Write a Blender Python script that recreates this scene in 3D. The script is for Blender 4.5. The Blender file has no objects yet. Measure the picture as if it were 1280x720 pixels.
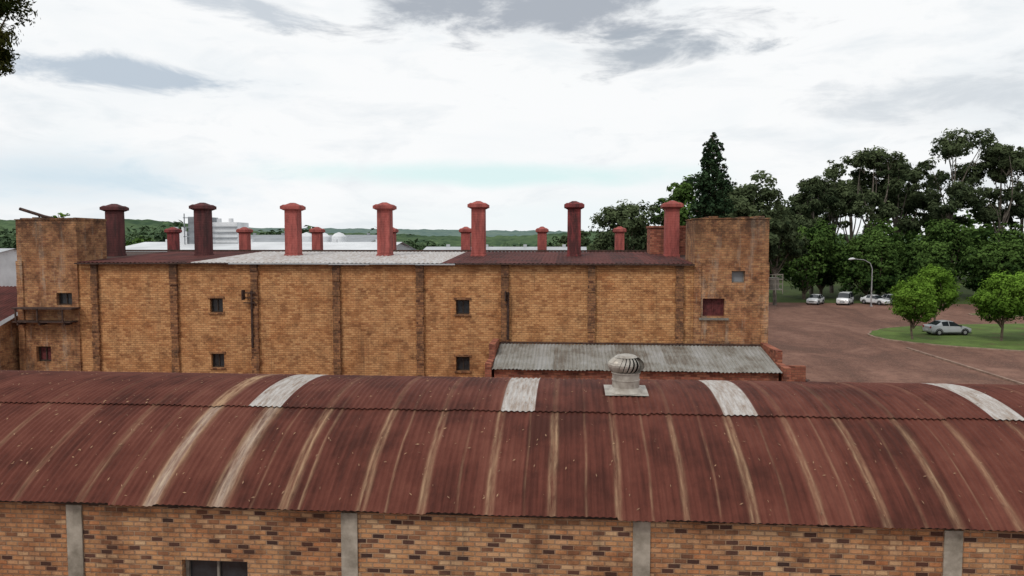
import bpy, math, random
import numpy as np
from mathutils import Vector, Matrix
random.seed(7); rng=np.random.default_rng(7)
scene=bpy.context.scene
scene.view_settings.view_transform='Standard'
scene.view_settings.look='None'
scene.view_settings.exposure=0
PI=math.pi

# ---------------------------------------------------------------- helpers
def empty(name,loc=(0,0,0),rot=0):
    e=bpy.data.objects.new(name,None); e.empty_display_size=.3
    e.location=loc; e.rotation_euler=(0,0,rot)
    scene.collection.objects.link(e); return e

class MB:
    def __init__(s): s.v=[]; s.f=[]; s.m=[]
    def poly(s,pts,mi=0):
        i=len(s.v); s.v+= [tuple(p) for p in pts]; s.f.append(tuple(range(i,i+len(pts)))); s.m.append(mi)
    def box(s,x0,x1,y0,y1,z0,z1,mi=0):
        i=len(s.v)
        s.v+=[(x0,y0,z0),(x1,y0,z0),(x1,y1,z0),(x0,y1,z0),(x0,y0,z1),(x1,y0,z1),(x1,y1,z1),(x0,y1,z1)]
        for q in ((0,3,2,1),(4,5,6,7),(0,1,5,4),(1,2,6,5),(2,3,7,6),(3,0,4,7)):
            s.f.append(tuple(i+a for a in q)); s.m.append(mi)
    def frustum(s,cx,cy,z0,z1,a0,a1,mi=0):
        i=len(s.v)
        for z,a in ((z0,a0),(z1,a1)):
            s.v+=[(cx-a,cy-a,z),(cx+a,cy-a,z),(cx+a,cy+a,z),(cx-a,cy+a,z)]
        for q in ((0,3,2,1),(4,5,6,7),(0,1,5,4),(1,2,6,5),(2,3,7,6),(3,0,4,7)):
            s.f.append(tuple(i+a for a in q)); s.m.append(mi)
    def tube(s,pts,rad,n=8,mi=0,cap=True):
        pts=[Vector(p) for p in pts]; base=len(s.v); k=len(pts)
        up=None
        for j,p in enumerate(pts):
            d=(pts[min(j+1,k-1)]-pts[max(j-1,0)])
            if d.length<1e-6: d=Vector((0,0,1))
            d.normalize()
            a=Vector((1,0,0)) if abs(d.x)<.8 else Vector((0,1,0))
            if up is not None: a=up
            b=d.cross(a); b.normalize(); a=b.cross(d); a.normalize(); up=a
            r=rad[j] if hasattr(rad,'__len__') else rad
            for t in range(n):
                an=2*PI*t/n; q=p+a*math.cos(an)*r+b*math.sin(an)*r; s.v.append(tuple(q))
        for j in range(k-1):
            for t in range(n):
                s.f.append((base+j*n+t,base+j*n+(t+1)%n,base+(j+1)*n+(t+1)%n,base+(j+1)*n+t)); s.m.append(mi)
        if cap:
            s.f.append(tuple(base+t for t in range(n))[::-1]); s.m.append(mi)
            s.f.append(tuple(base+(k-1)*n+t for t in range(n))); s.m.append(mi)
    def revolve(s,cx,cy,prof,n=24,mi=0):
        base=len(s.v)
        for r,z in prof:
            for t in range(n):
                an=2*PI*t/n; s.v.append((cx+r*math.cos(an),cy+r*math.sin(an),z))
        for j in range(len(prof)-1):
            for t in range(n):
                s.f.append((base+j*n+t,base+j*n+(t+1)%n,base+(j+1)*n+(t+1)%n,base+(j+1)*n+t)); s.m.append(mi)
    def obj(s,name,mats,parent=None,smooth=False,bevel=0,angle=35):
        me=bpy.data.meshes.new(name); me.from_pydata(s.v,[],s.f)
        if not isinstance(mats,(list,tuple)): mats=[mats]
        for m in mats: me.materials.append(m)
        me.polygons.foreach_set('material_index',s.m)
        if smooth:
            me.polygons.foreach_set('use_smooth',[True]*len(s.f))
            try: me.set_sharp_from_angle(angle=math.radians(angle))
            except Exception: pass
        me.update()
        o=bpy.data.objects.new(name,me); scene.collection.objects.link(o)
        if parent: o.parent=parent
        if bevel:
            b=o.modifiers.new('bev','BEVEL'); b.width=bevel; b.segments=2; b.limit_method='ANGLE'
        return o

class NT:
    def __init__(s,tree): s.t=tree; s.n=tree.nodes; s.l=tree.links
    def new(s,typ,**k):
        nd=s.n.new(typ)
        for a,b in k.items(): setattr(nd,a,b)
        return nd
    def put(s,sock,val):
        if isinstance(val,bpy.types.NodeSocket): s.l.new(val,sock)
        elif val is not None:
            if sock.type=='RGBA' and len(val)==3: val=(*val,1)
            sock.default_value=val
    def math(s,op,a,b=None,c=None,clamp=False):
        nd=s.new('ShaderNodeMath',operation=op); nd.use_clamp=clamp
        s.put(nd.inputs[0],a)
        if b is not None: s.put(nd.inputs[1],b)
        if c is not None: s.put(nd.inputs[2],c)
        return nd.outputs[0]
    def mix(s,fac,a,b,blend='MIX'):
        nd=s.new('ShaderNodeMix',data_type='RGBA',blend_type=blend)
        s.put(nd.inputs[0],fac); s.put(nd.inputs[6],a); s.put(nd.inputs[7],b)
        return nd.outputs[2]
    def ramp(s,fac,stops,interp='LINEAR'):
        nd=s.new('ShaderNodeValToRGB'); nd.color_ramp.interpolation=interp
        el=nd.color_ramp.elements
        while len(el)<len(stops): el.new(.5)
        for e,(p,c) in zip(el,stops):
            e.position=p
            e.color=(c,c,c,1) if not hasattr(c,'__len__') else (*c,1)
        s.put(nd.inputs[0],fac); return nd.outputs[0]
    def noise(s,vec,scale,detail=4,rough=.55,dist=0):
        nd=s.new('ShaderNodeTexNoise'); s.put(nd.inputs['Vector'],vec)
        nd.inputs['Scale'].default_value=scale; nd.inputs['Detail'].default_value=detail
        nd.inputs['Roughness'].default_value=rough; nd.inputs['Distortion'].default_value=dist
        return nd.outputs[0]
    def mapv(s,vec,scale=(1,1,1),loc=(0,0,0)):
        nd=s.new('ShaderNodeMapping'); s.put(nd.inputs[0],vec)
        nd.inputs['Scale'].default_value=scale; nd.inputs['Location'].default_value=loc
        return nd.outputs[0]
    def sep(s,vec):
        nd=s.new('ShaderNodeSeparateXYZ'); s.put(nd.inputs[0],vec); return nd.outputs
    def comb(s,x,y,z):
        nd=s.new('ShaderNodeCombineXYZ'); s.put(nd.inputs[0],x); s.put(nd.inputs[1],y); s.put(nd.inputs[2],z); return nd.outputs[0]
    def bump(s,h,strength=.5,dist=.01):
        nd=s.new('ShaderNodeBump'); nd.inputs['Strength'].default_value=strength; nd.inputs['Distance'].default_value=dist
        s.put(nd.inputs['Height'],h); return nd.outputs[0]

def newmat(name):
    m=bpy.data.materials.new(name); m.use_nodes=True
    t=NT(m.node_tree); b=m.node_tree.nodes['Principled BSDF']
    b.inputs['Specular IOR Level'].default_value=.25
    return m,t,b
def objco(t): return t.new('ShaderNodeTexCoord').outputs['Object']

def simple(name,col,rough=.7,metal=0,var=.25,scale=3,col2=None,bump=.0,spec=.3):
    m,t,b=newmat(name); co=objco(t)
    n=t.noise(co,scale,4,.6)
    c2=col2 if col2 else tuple(c*(1-var*1.6) for c in col)
    c=t.ramp(n,[(.3,c2),(.65,col)])
    t.put(b.inputs['Base Color'],c); b.inputs['Roughness'].default_value=rough
    b.inputs['Metallic'].default_value=metal; b.inputs['Specular IOR Level'].default_value=spec
    if bump: t.put(b.inputs['Normal'],t.bump(t.noise(co,scale*6,2),bump,.02))
    return m

def brick_mat(name,stops,mortar,bw,bh,ms,stain=.5,ztop=None,rise=1.5,bump=.6,dist=.02,patch=None,blotlo=.5,shift=.5,efflo=0):
    m,t,b=newmat(name); co=objco(t); x,y,z=t.sep(co)
    u=t.math('ADD',x,y)
    big=t.noise(co,.7,5,.68)
    w2=t.math('MULTIPLY_ADD',big,.05,-.025)
    vec=t.comb(u,t.math('ADD',z,w2),0.0)
    br=t.new('ShaderNodeTexBrick'); t.put(br.inputs['Vector'],vec)
    br.inputs['Color1'].default_value=(0,0,0,1); br.inputs['Color2'].default_value=(1,1,1,1); br.inputs['Mortar'].default_value=(.5,.5,.5,1)
    br.inputs['Scale'].default_value=1; br.inputs['Mortar Size'].default_value=ms
    br.inputs['Mortar Smooth'].default_value=.4; br.inputs['Brick Width'].default_value=bw; br.inputs['Row Height'].default_value=bh
    rnd=t.math('ADD',br.outputs['Color'],t.math('MULTIPLY_ADD',big,shift,-shift*.5),clamp=True); fac=br.outputs['Fac']
    col=t.ramp(rnd,stops)
    fine=t.noise(co,30,3,.75)
    col=t.mix(t.math('MULTIPLY',fine,.55),col,t.mix(1.0,col,(.5,.45,.4),'MULTIPLY'))
    col=t.mix(t.math('MULTIPLY',fac,.9),col,mortar)
    if patch is not None:
        col=t.mix(t.math('MULTIPLY',t.ramp(big,[(.46,0.),(.6,1.)]),.65),col,t.mix(1.0,col,patch,'MULTIPLY'))
    st=t.noise(t.comb(t.math('MULTIPLY',u,1.6),0.0,t.math('MULTIPLY',z,.22)),1.0,5,.72)
    blot=t.noise(co,1.4,5,.75)
    if efflo:
        ef=t.math('MULTIPLY',t.ramp(st,[(.34,1.),(.47,0.)]),t.ramp(blot,[(.35,.1),(.58,1.)]))
        col=t.mix(t.math('MULTIPLY',ef,efflo),col,(.52,.42,.32))
    st=t.ramp(st,[(.50,0.),(.68,1.)])
    if ztop is not None:
        g=t.math('DIVIDE',t.math('SUBTRACT',z,ztop-rise),rise,clamp=True)
        g=t.math('MULTIPLY',g,t.ramp(blot,[(.34,0.15),(.58,1.)]))
        st=t.math('MAXIMUM',t.math('MULTIPLY',st,.7),g)
    st=t.math('MAXIMUM',st,t.ramp(blot,[(blotlo,0.),(.72,1.)]))
    col=t.mix(t.math('MULTIPLY',st,stain),col,(.05,.034,.026))
    t.put(b.inputs['Base Color'],col); b.inputs['Roughness'].default_value=.92
    b.inputs['Specular IOR Level'].default_value=.15
    h=t.math('ADD',t.math('MULTIPLY',fac,-1.0),t.math('MULTIPLY',fine,.6))
    t.put(b.inputs['Normal'],t.bump(h,bump,dist))
    return m

# ---------------------------------------------------------------- materials
M_brick_front=brick_mat('front_brick',[(0,(.06,.035,.03)),(.09,(.12,.06,.045)),(.17,(.33,.16,.085)),(.45,(.56,.315,.155)),(.72,(.54,.255,.12)),(1,(.63,.44,.26))],
   (.31,.21,.14),.21,.086,.013,stain=.6,bump=1.0,dist=.025,patch=(.72,.54,.47),shift=.38,blotlo=.48)
M_brick_back=brick_mat('back_brick',[(0,(.38,.17,.075)),(.2,(.53,.265,.115)),(.5,(.63,.335,.15)),(.8,(.67,.375,.175)),(1,(.56,.27,.12))],
   (.36,.19,.095),.28,.12,.016,stain=.68,ztop=8.4,rise=.8,bump=.8,dist=.03,patch=(.84,.68,.58),shift=.3,blotlo=.48)
M_brick_pil=brick_mat('pilaster_brick',[(0,(.14,.06,.035)),(.3,(.33,.15,.075)),(.6,(.47,.235,.105)),(1,(.38,.18,.09))],
   (.18,.1,.06),.25,.135,.016,stain=.9,ztop=8.4,rise=4,bump=.7,dist=.03,blotlo=.43)
M_brick_tower=brick_mat('tower_brick',[(0,(.3,.13,.07)),(.25,(.47,.225,.11)),(.6,(.58,.315,.15)),(1,(.48,.23,.11))],
   (.33,.19,.11),.28,.12,.016,stain=.92,ztop=10.9,rise=4.6,bump=.8,dist=.03,patch=(.72,.53,.47),blotlo=.43,shift=.4,efflo=.8)
M_brick_red=brick_mat('red_brick',[(0,(.16,.05,.035)),(.5,(.36,.12,.08)),(1,(.44,.18,.11))],
   (.2,.1,.07),.3,.12,.015,stain=.6,bump=.6,dist=.02)
M_conc=simple('aged_concrete',(.36,.32,.265),.9,0,.3,3,(.15,.13,.10),bump=.3)
M_dark=simple('dark_interior',(.012,.011,.010),.9)
M_glass=simple('dirty_glass',(.03,.035,.04),.25,0,.3,4,(.015,.015,.015),spec=.5)
M_frame=simple('weathered_frame',(.22,.2,.17),.7,0,.3,8)
M_woodd=simple('dark_wood',(.06,.04,.03),.85,0,.4,6)
M_maroon=simple('maroon_shutter',(.13,.03,.03),.7,0,.4,6)
M_iron=simple('rusty_iron',(.08,.045,.035),.85,0,.5,6)
M_white=simple('white_cladding',(.66,.68,.70),.6,0,.15,.6)
M_wroof=simple('white_sheet_roof',(.62,.64,.66),.5,0,.15,.25)
M_lgrey=simple('light_grey_roof',(.42,.44,.46),.5,0,.2,.25)
M_lgrey2=simple('grey_cladding',(.27,.29,.31),.6,0,.2,.4)
M_blue=simple('blue_paint',(.05,.16,.3),.6)

def roof_mat(name,base=((.066,.021,.015),(.118,.036,.025),(.16,.055,.038)),tan=(.40,.265,.16),galv=(.45,.43,.41)):
    m,t,b=newmat(name); co=objco(t)
    at=t.new('ShaderNodeAttribute'); at.attribute_name='tint'
    sc=t.new('ShaderNodeSeparateColor'); t.put(sc.inputs[0],at.outputs['Color'])
    streak,galvf,rnd=sc.outputs
    n1=t.noise(co,.8,5,.68); n2=t.noise(t.mapv(co,(9,.7,.7)),1.0,4,.65); n3=t.noise(co,28,3,.75)
    f=t.math('ADD',t.math('MULTIPLY',n1,.6),t.math('MULTIPLY',n2,.4))
    f=t.math('ADD',f,t.math('MULTIPLY_ADD',rnd,.12,-.06))
    col=t.ramp(f,[(.37,base[0]),(.5,base[1]),(.64,base[2])])
    col=t.mix(t.math('MULTIPLY',n3,.5),col,t.mix(1.0,col,(.45,.45,.45),'MULTIPLY'))
    n4=t.noise(t.mapv(co,(14,1.6,1.6)),1.0,4,.7)
    sf=t.math('MULTIPLY',streak,t.ramp(n4,[(.32,.1),(.62,1.)]),clamp=True)
    col=t.mix(sf,col,tan)
    gd=t.ramp(n4,[(.35,(.6,.5,.43)),(.6,(1,1,1))])
    g=t.mix(1.0,(*galv,1),gd,'MULTIPLY')
    col=t.mix(t.math('MULTIPLY',galvf,t.ramp(n3,[(.3,.7),(.5,1.)]),clamp=True),col,g)
    t.put(b.inputs['Base Color'],col)
    t.put(b.inputs['Roughness'],t.math('MULTIPLY_ADD',galvf,-.25,.85))
    b.inputs['Specular IOR Level'].default_value=.15
    t.put(b.inputs['Normal'],t.bump(n3,.3,.01))
    return m
M_roof=roof_mat('rusted_corrugated_iron')
M_roof_back=roof_mat('rusted_back_roof',base=((.05,.022,.02),(.10,.032,.028),(.14,.047,.04)),galv=(.55,.55,.55))
M_roof_grey=roof_mat('grey_corrugated_iron',base=((.17,.145,.12),(.28,.27,.245),(.37,.365,.355)))

def corr(name,mat,x0,x1,path,pitch,amp,spw,tintfn=None,parent=None,edgejit=0,sheet=.8):
    nx=int((x1-x0)/pitch*spw)+1
    xs=np.linspace(x0,x1,nx)
    P=np.array(path,float); d=np.gradient(P,axis=0); d/=np.linalg.norm(d,axis=1)[:,None]
    N=np.stack([-d[:,1],d[:,0]],1)
    wave=amp*np.cos(2*PI*xs/pitch)
    si=np.floor(xs/sheet).astype(int); fr=xs/sheet-si
    wave=wave+.006*(1-fr)
    jit=np.random.default_rng(3).normal(0,1,5000)
    np_=len(P)
    Y=P[:,0][:,None]+N[:,0][:,None]*wave[None,:]
    Z=P[:,1][:,None]+N[:,1][:,None]*wave[None,:]
    if edgejit:
        j=jit[(si%5000)]*edgejit
        for e,rr in ((0,1),(np_-1,np_-2)):
            Y[e]+= j*d[e,0]; Z[e]+=j*d[e,1]
    X=np.repeat(xs[None,:],np_,0)
    V=np.stack([X,Y,Z],2).reshape(-1,3)
    a=np.arange((np_-1)*nx).reshape(np_-1,nx)[:,:-1].ravel()
    F=np.stack([a,a+1,a+nx+1,a+nx],1)
    me=bpy.data.meshes.new(name); me.from_pydata(V.tolist(),[],F.tolist()); me.materials.append(mat)
    me.polygons.foreach_set('use_smooth',np.ones(len(F),bool))
    ca=me.color_attributes.new('tint','FLOAT_COLOR','POINT')
    C=np.zeros((len(V),4)); C[:,3]=1
    rs=np.random.default_rng(11).random(5000)[si%5000]
    C[:,2]=np.tile(rs,np_)
    if tintfn is not None:
        s,g=tintfn(X.ravel(),V[:,1],np.repeat(np.linspace(0,1,np_)[:,None],nx,1).ravel())
        C[:,0]=s; C[:,1]=g
    ca.data.foreach_set('color',C.ravel())
    me.update()
    o=bpy.data.objects.new(name,me); scene.collection.objects.link(o)
    if parent: o.parent=parent
    return o

def wall(mb,x0,x1,z0,z1,y,ops,depth=.22,mi=0):
    xs=sorted(set([x0,x1]+[a for o in ops for a in (o[0],o[1])])); zs=sorted(set([z0,z1]+[a for o in ops for a in (o[2],o[3])]))
    for i in range(len(xs)-1):
        for j in range(len(zs)-1):
            cx=(xs[i]+xs[i+1])/2; cz=(zs[j]+zs[j+1])/2
            if any(o[0]<cx<o[1] and o[2]<cz<o[3] for o in ops): continue
            mb.poly([(xs[i],y,zs[j]),(xs[i+1],y,zs[j]),(xs[i+1],y,zs[j+1]),(xs[i],y,zs[j+1])],mi)
    for a,b,c,d in ops:
        yb=y+depth
        mb.poly([(a,y,c),(a,yb,c),(a,yb,d),(a,y,d)],mi); mb.poly([(b,y,d),(b,yb,d),(b,yb,c),(b,y,c)],mi)
        mb.poly([(a,y,c),(b,y,c),(b,yb,c),(a,yb,c)],mi); mb.poly([(a,y,d),(a,yb,d),(b,yb,d),(b,y,d)],mi)

def window(parent,a,b,c,d,y,nx=2,nz=1,fr=.06,glass=None,frame=None):
    mb=MB()
    mb.box(a+.003,b-.003,y-.02,y-.012,c+.003,d-.003,1)
    for (p,q,r,s) in ((a+.002,a+fr,c+.002,d-.002),(b-fr,b-.002,c+.002,d-.002),(a+fr,b-fr,c+.002,c+fr),(a+fr,b-fr,d-fr,d-.002)):
        mb.box(p,q,y-.08,y-.02,r,s,0)
    for i in range(1,nx):
        x=a+(b-a)*i/nx; mb.box(x-fr*.35,x+fr*.35,y-.07,y-.02,c+fr,d-fr,0)
    for i in range(1,nz):
        z=c+(d-c)*i/nz; mb.box(a+fr,b-fr,y-.066,y-.02,z-fr*.3,z+fr*.3,0)
    mb.obj('window',[frame or M_frame,glass or M_glass],parent)

# ---------------------------------------------------------------- FRONT building (barrel roof)
fb=empty('brick_warehouse_with_barrel_roof')
YC,ZC,R=16.25,-.98,7.3
def arc(p0,p1,n,r): return [(YC+r*math.sin(p),ZC+r*math.cos(p)) for p in np.linspace(p0,p1,n)]
streaks=[(-9.75,.07,.35),(-8.55,.07,.4),(-7.25,.16,1.0),(-6.05,.17,1.0),(-4.87,.09,.9),(-4.6,.03,.5),(-3.54,.08,.9),(-2.5,.07,.8),(-1.35,.07,.85),(-.28,.07,.9),
 (.845,.055,.75),(1.95,.055,.7),(3.04,.07,.9),(4.12,.065,.8),(5.11,.065,.8),(6.2,.07,.85),(7.13,.065,.8),(8.3,.06,.65),(9.4,.07,.6),(10.5,.07,.6),(-10.9,.06,.4),(-12,.06,.3),
 (-5.45,.022,.4),(-3.1,.02,.45),(-1.9,.02,.4),(.3,.02,.5),(1.4,.022,.4),(3.6,.022,.35),(4.6,.02,.35),(5.7,.022,.4),(-7.9,.022,.45),(-.75,.015,.4),(2.5,.015,.4),(6.7,.018,.4)]
def low_tint(X,Y,t):
    s=np.zeros_like(X)
    wob=.03*np.sin(t*9+X*.7)
    for i,(x,w,k) in enumerate(streaks):
        dd=X+wob*.4-x
        core=np.exp(-(np.abs(dd)/w)**3)
        dbl=1-.5*np.exp(-(dd/(w*.28))**2) if .04<w<.12 else 1
        fade=1 if k>.95 else np.clip(1.2-.8*np.abs(t-(.35+.15*math.sin(i*2.3))),0.1,1)
        s=np.maximum(s,core*k*dbl*fade)
    s*=.78+.22*np.cos(2*PI*X/.115)
    g=np.zeros_like(X)
    for x,w in ((-7.25,.10),(-6.05,.11)):
        g=np.maximum(g,.3*np.exp(-(np.abs(X-x)/w)**4))
    return s,g
def up_tint(X,Y,t):
    s=np.zeros_like(X)
    for x,w,k in streaks: s=np.maximum(s,np.exp(-(np.abs(X-x)/(w*.8))**4)*k*.18)
    s=np.maximum(s,.95*np.exp(-(np.abs(X+7.25)/.15)**4))
    g=np.zeros_like(X)
    for a,b in ((-6.6,-5.9),(-1.36,-.69),(3.02,3.67),(8.05,8.62)): g=np.maximum(g,((X>a)&(X<b)).astype(float))
    return s,g
FX0,FX1=-26.,22.
corr('roof_sheets_eave',M_roof,FX0,FX1,arc(-.624,-.215,10,R),.115,.013,6,low_tint,fb,edgejit=.012)
corr('roof_sheets_crown',M_roof,FX0,FX1,arc(-.243,.243,14,R+.028),.115,.013,6,up_tint,fb,edgejit=.012)
corr('roof_sheets_rear',M_roof,FX0,FX1,arc(.215,.624,10,R),.115,.013,6,low_tint,fb)
WY=12.2
mb=MB()
wop=[(-6.82,-5.62,2.7,3.9),(13.2,14.4,2.7,3.9),(-16.8,-15.6,2.7,3.9)]
wall(mb,FX0+.3,FX1-.3,-.2,4.86,WY,wop,.2)
mb.poly([(FX0+.3,20.3,-.2),(FX1-.3,20.3,-.2),(FX1-.3,20.3,4.86),(FX0+.3,20.3,4.86)])
for X in (FX0+.3,FX1-.3):
    pts=[(X,WY,-.2),(X,20.3,-.2)]+[(X,YC+(R-.06)*math.sin(p),ZC+(R-.06)*math.cos(p)) for p in np.linspace(.58,-.58,16)]
    mb.poly(pts)
mb.obj('brick_walls',M_brick_front,fb)
for o in wop: window(fb,o[0],o[1],o[2],o[3],WY+.2,2,2,.06,frame=M_frame)
mb=MB()
for o in wop: mb.box(o[0]-.08,o[1]+.08,WY-.05,WY-.002,o[2]-.09,o[2]-.003)
mb.obj('window_sills',M_conc,fb)
mb=MB()
for k in range(-3,7):
    x=-8.78+5.0*k
    if FX0+.5<x<FX1-.5: mb.box(x-.145,x+.145,WY-.035,WY-.002,-.2,4.84)
mb.obj('concrete_columns',M_conc,fb,bevel=.008)
mb=MB(); mb.box(FX0+.3,FX1-.3,WY-.06,WY+.04,4.865,4.93); mb.obj('eave_batten',M_woodd,fb)

# turbine vent
tv=empty('roof_turbine_vent')
vx,vy=1.2,15.7
zr=ZC+math.sqrt(R*R-(vy-YC)**2)
M_galv=simple('galvanised_steel',(.46,.43,.38),.45,.35,.3,5,(.24,.21,.18))
mb=MB()
n=8
for i in range(n):
    y0=vy-.42+i*.84/n; y1=y0+.84/n
    z0=ZC+math.sqrt((R+.06)**2-(y0-YC)**2); z1=ZC+math.sqrt((R+.06)**2-(y1-YC)**2)
    mb.poly([(vx-.45,y0,z0),(vx+.45,y0,z0),(vx+.45,y1,z1),(vx-.45,y1,z1)])
mb.revolve(vx,vy,[(.40,zr+.03),(.31,zr+.12),(.29,zr+.13),(.29,zr+.27),(.30,zr+.275),(.30,zr+.295),(.29,zr+.30),(.285,zr+.42),(.31,zr+.425),(.31,zr+.45),(.2,zr+.455)],32)
mb.obj('flashing_and_neck',M_galv,tv,smooth=True)
mb=MB()
nb=24
for k in range(nb):
    a0=2*PI*k/nb
    prev=None
    for j in range(9):
        t=j/8; zz=zr+.45+.33*t; rr=.39*math.sin(PI*(.24+.62*t))**.7; a=a0+.3*t
        wdt=.21
        p=(vx+rr*math.cos(a),vy+rr*math.sin(a),zz)
        q=(vx+(rr-.035)*math.cos(a+wdt),vy+(rr-.035)*math.sin(a+wdt),zz)
        if prev: mb.poly([prev[0],prev[1],q,p])
        prev=(p,q)
mb.revolve(vx,vy,[(.0,zr+.83),(.1,zr+.825),(.2,zr+.80),(.245,zr+.765)],24)
mb.obj('turbine_blades',M_galv,tv)
mb=MB(); mb.revolve(vx,vy,[(.24,zr+.45),(.28,zr+.62),(.18,zr+.78)],20); mb.obj('turbine_core',M_dark,tv,smooth=True)

# fallen leaves on roof
nl=1100
ph=rng.uniform(-.61,.2,nl); lx=rng.uniform(-16,13,nl)
V=[];F=[]
for p,x in zip(ph,lx):
    r=R+.04; c=Vector((x,YC+r*math.sin(p),ZC+r*math.cos(p)))
    nrm=Vector((0,math.sin(p),math.cos(p))); a=random.gauss(PI/2,.7)
    t1=Vector((1,0,0)); t2=nrm.cross(t1)
    d1=t1*math.cos(a)+t2*math.sin(a); d2=nrm.cross(d1)
    L=random.uniform(.015,.045); W=L*random.uniform(.18,.32)
    i=len(V); V+= [tuple(c-d1*L),tuple(c+d2*W+nrm*.008),tuple(c+d1*L),tuple(c-d2*W)]; F.append((i,i+1,i+2,i+3))
me=bpy.data.meshes.new('fallen_leaves'); me.from_pydata(V,[],F); me.materials.append(simple('dry_leaf',(.42,.26,.15),.8,0,.4,3,(.10,.05,.035)))
o=bpy.data.objects.new('fallen_leaves',me); scene.collection.objects.link(o)

# ---------------------------------------------------------------- BACK building
bb=empty('brick_factory_building')
BY=40.; WT=8.33
LX0,LX1=-31.7,-28.06; RX0,RX1=6.65,10.5
mb=MB()
ops=[(xc-.38,xc+.38,zc-.4,zc+.4) for xc in (-19.9,-5.87) for zc in (5.94,2.8)]
wall(mb,LX1,RX0,-.2,WT,BY,ops,.25)
mb.poly([(LX0,61,-.2),(RX1,61,-.2),(RX1,61,8.2),(LX0,61,8.2)])
mb.poly([(LX0,42.9,-.2),(LX0,61,-.2),(LX0,61,8.2),(LX0,50,8.7),(LX0,42.9,8.4)])
mb.poly([(RX1,42.9,-.2),(RX1,61,-.2),(RX1,61,8.2),(RX1,50,8.7),(RX1,42.9,8.4)])
mb.obj('brick_walls',M_brick_back,bb)
for o in ops: window(bb,o[0],o[1],o[2],o[3],BY+.25,2,1,.07,frame=M_woodd)
mb=MB()
for o in ops: mb.box(o[0]-.1,o[1]+.1,BY-.06,BY-.003,o[3]+.003,o[3]+.12); mb.box(o[0]-.08,o[1]+.08,BY-.08,BY-.003,o[2]-.09,o[2]-.003)
mb.obj('lintels_and_sills',M_brick_pil,bb)
mb=MB()
for k in range(8):
    x=-27.03+4.7*k
    z=-.2; 
    while z<WT-.1:
        zz=min(z+.27,WT-.02); w=.20+random.uniform(-.02,.03); d=.15+random.uniform(-.03,.04)
        mb.box(x-w,x+w,BY-d,BY-.003,z,zz-.006); z=zz
        if WT-z<.05: break
mb.obj('brick_pilasters',M_brick_pil,bb)
def tower(x0,x1,y1,ztop,ops,name):
    mb=MB(); y0=BY-.02
    wall(mb,x0,x1,-.2,ztop,y0,ops,.3)
    mb.poly([(x0,y0,-.2),(x0,y1,-.2),(x0,y1,ztop),(x0,y0,ztop)][::-1]); mb.poly([(x1,y0,-.2),(x1,y1,-.2),(x1,y1,ztop),(x1,y0,ztop)])
    mb.poly([(x0,y1,-.2),(x1,y1,-.2),(x1,y1,ztop),(x0,y1,ztop)])
    mb.poly([(x0,y0,ztop),(x1,y0,ztop),(x1,y1,ztop),(x0,y1,ztop)])
    x=x0-.05
    while x<x1:
        w=random.uniform(.25,.5); xe=min(x+w,x1+.05)
        mb.box(x,xe-.01,y0-.05,y1+.05,ztop+.002,ztop+.10+random.uniform(-.06,.07)); x=xe
    for a,b in ((x0-.03,x0+.34),(x1-.34,x1+.03)):
        z=-.2
        while z<8.2:
            mb.box(a,b,y0-.06-random.uniform(0,.03),y0-.003,z,z+.262); z+=.27
    mb.obj(name,M_brick_tower,bb)
rops=[(8.6,9.3,7.35,7.98),(7.1,8.25,5.55,6.5)]
lops=[(-29.4,-28.45,5.9,6.6),(-30.75,-29.85,2.6,3.5)]
tower(LX0,LX1,42.7,10.78,lops,'corner_tower')
tower(RX0,RX1,43.2,10.74,rops,'corner_tower')
window(bb,*rops[0],BY+.28,1,1,.06,glass=M_lgrey2,frame=M_frame)
window(bb,*rops[1],BY+.28,2,1,.09,glass=M_maroon,frame=M_maroon)
window(bb,*lops[0],BY+.28,2,1,.07,frame=M_woodd)
window(bb,*lops[1],BY+.28,2,1,.09,glass=M_maroon,frame=M_woodd)
mb=MB()
mb.box(-31.5,-27.9,BY-.9,BY-.1,5.72,5.80); mb.box(-31.6,-28.1,BY-.75,BY-.1,4.95,5.02)
for x in (-31.3,-30.0,-28.5):
    mb.box(x-.04,x+.04,BY-.85,BY-.78,5.02,5.72); mb.box(x-.05,x+.05,BY-.7,BY-.1,4.80,4.95)
mb.obj('loading_ledge',M_iron,bb)
mb=MB(); mb.box(6.9,8.45,BY-.16,BY-.1,5.35,5.47); mb.obj('window_ledge',M_frame,bb)
def back_tint(X,Y,t):
    s=np.zeros_like(X); g=((X>-21.4)&(X<-7.0)).astype(float)*.95
    return s,g
path=[(BY-.22,8.36),(42,8.47),(44,8.57),(47,8.72),(50,8.86)]
corr('front_roof_slope',M_roof_back,LX1+.03,RX0-.03,path,.25,.02,6,back_tint,bb)
mb=MB()
x=LX1+.02
while x<RX0-.1:
    xe=min(x+random.uniform(2.2,3.4),RX0-.02)
    mi=0 if -21.4<x<-7 else 1
    dz=random.uniform(-.015,.015)
    mb.box(x,xe-.02,BY-.34,BY-.20,8.27+dz,8.345+dz,mi); x=xe
mb.obj('eave_gutter',[M_lgrey,M_iron],bb)
mb=MB()
mb.poly([(LX0,43,8.44),(LX1,43,8.44),(LX1,50,8.84),(LX0,50,8.84)])
mb.poly([(RX0,43.3,8.44),(RX1,43.3,8.44),(RX1,50,8.84),(RX0,50,8.84)])
mb.poly([(LX0-.2,50,8.85),(RX1+.2,50,8.85),(RX1+.2,61.3,8.3),(LX0-.2,61.3,8.3)])
mb.box(LX0,RX1,49.85,50.15,8.865,8.98)
mb.obj('rear_roof_slope',M_iron,bb)
mb=MB(); mb.box(5.1,8.0,47.6,49.6,8.4,10.42); mb.box(5.03,8.07,47.53,49.67,10.423,10.55); mb.obj('stair_head',M_brick_red,bb)
mb=MB()
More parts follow.
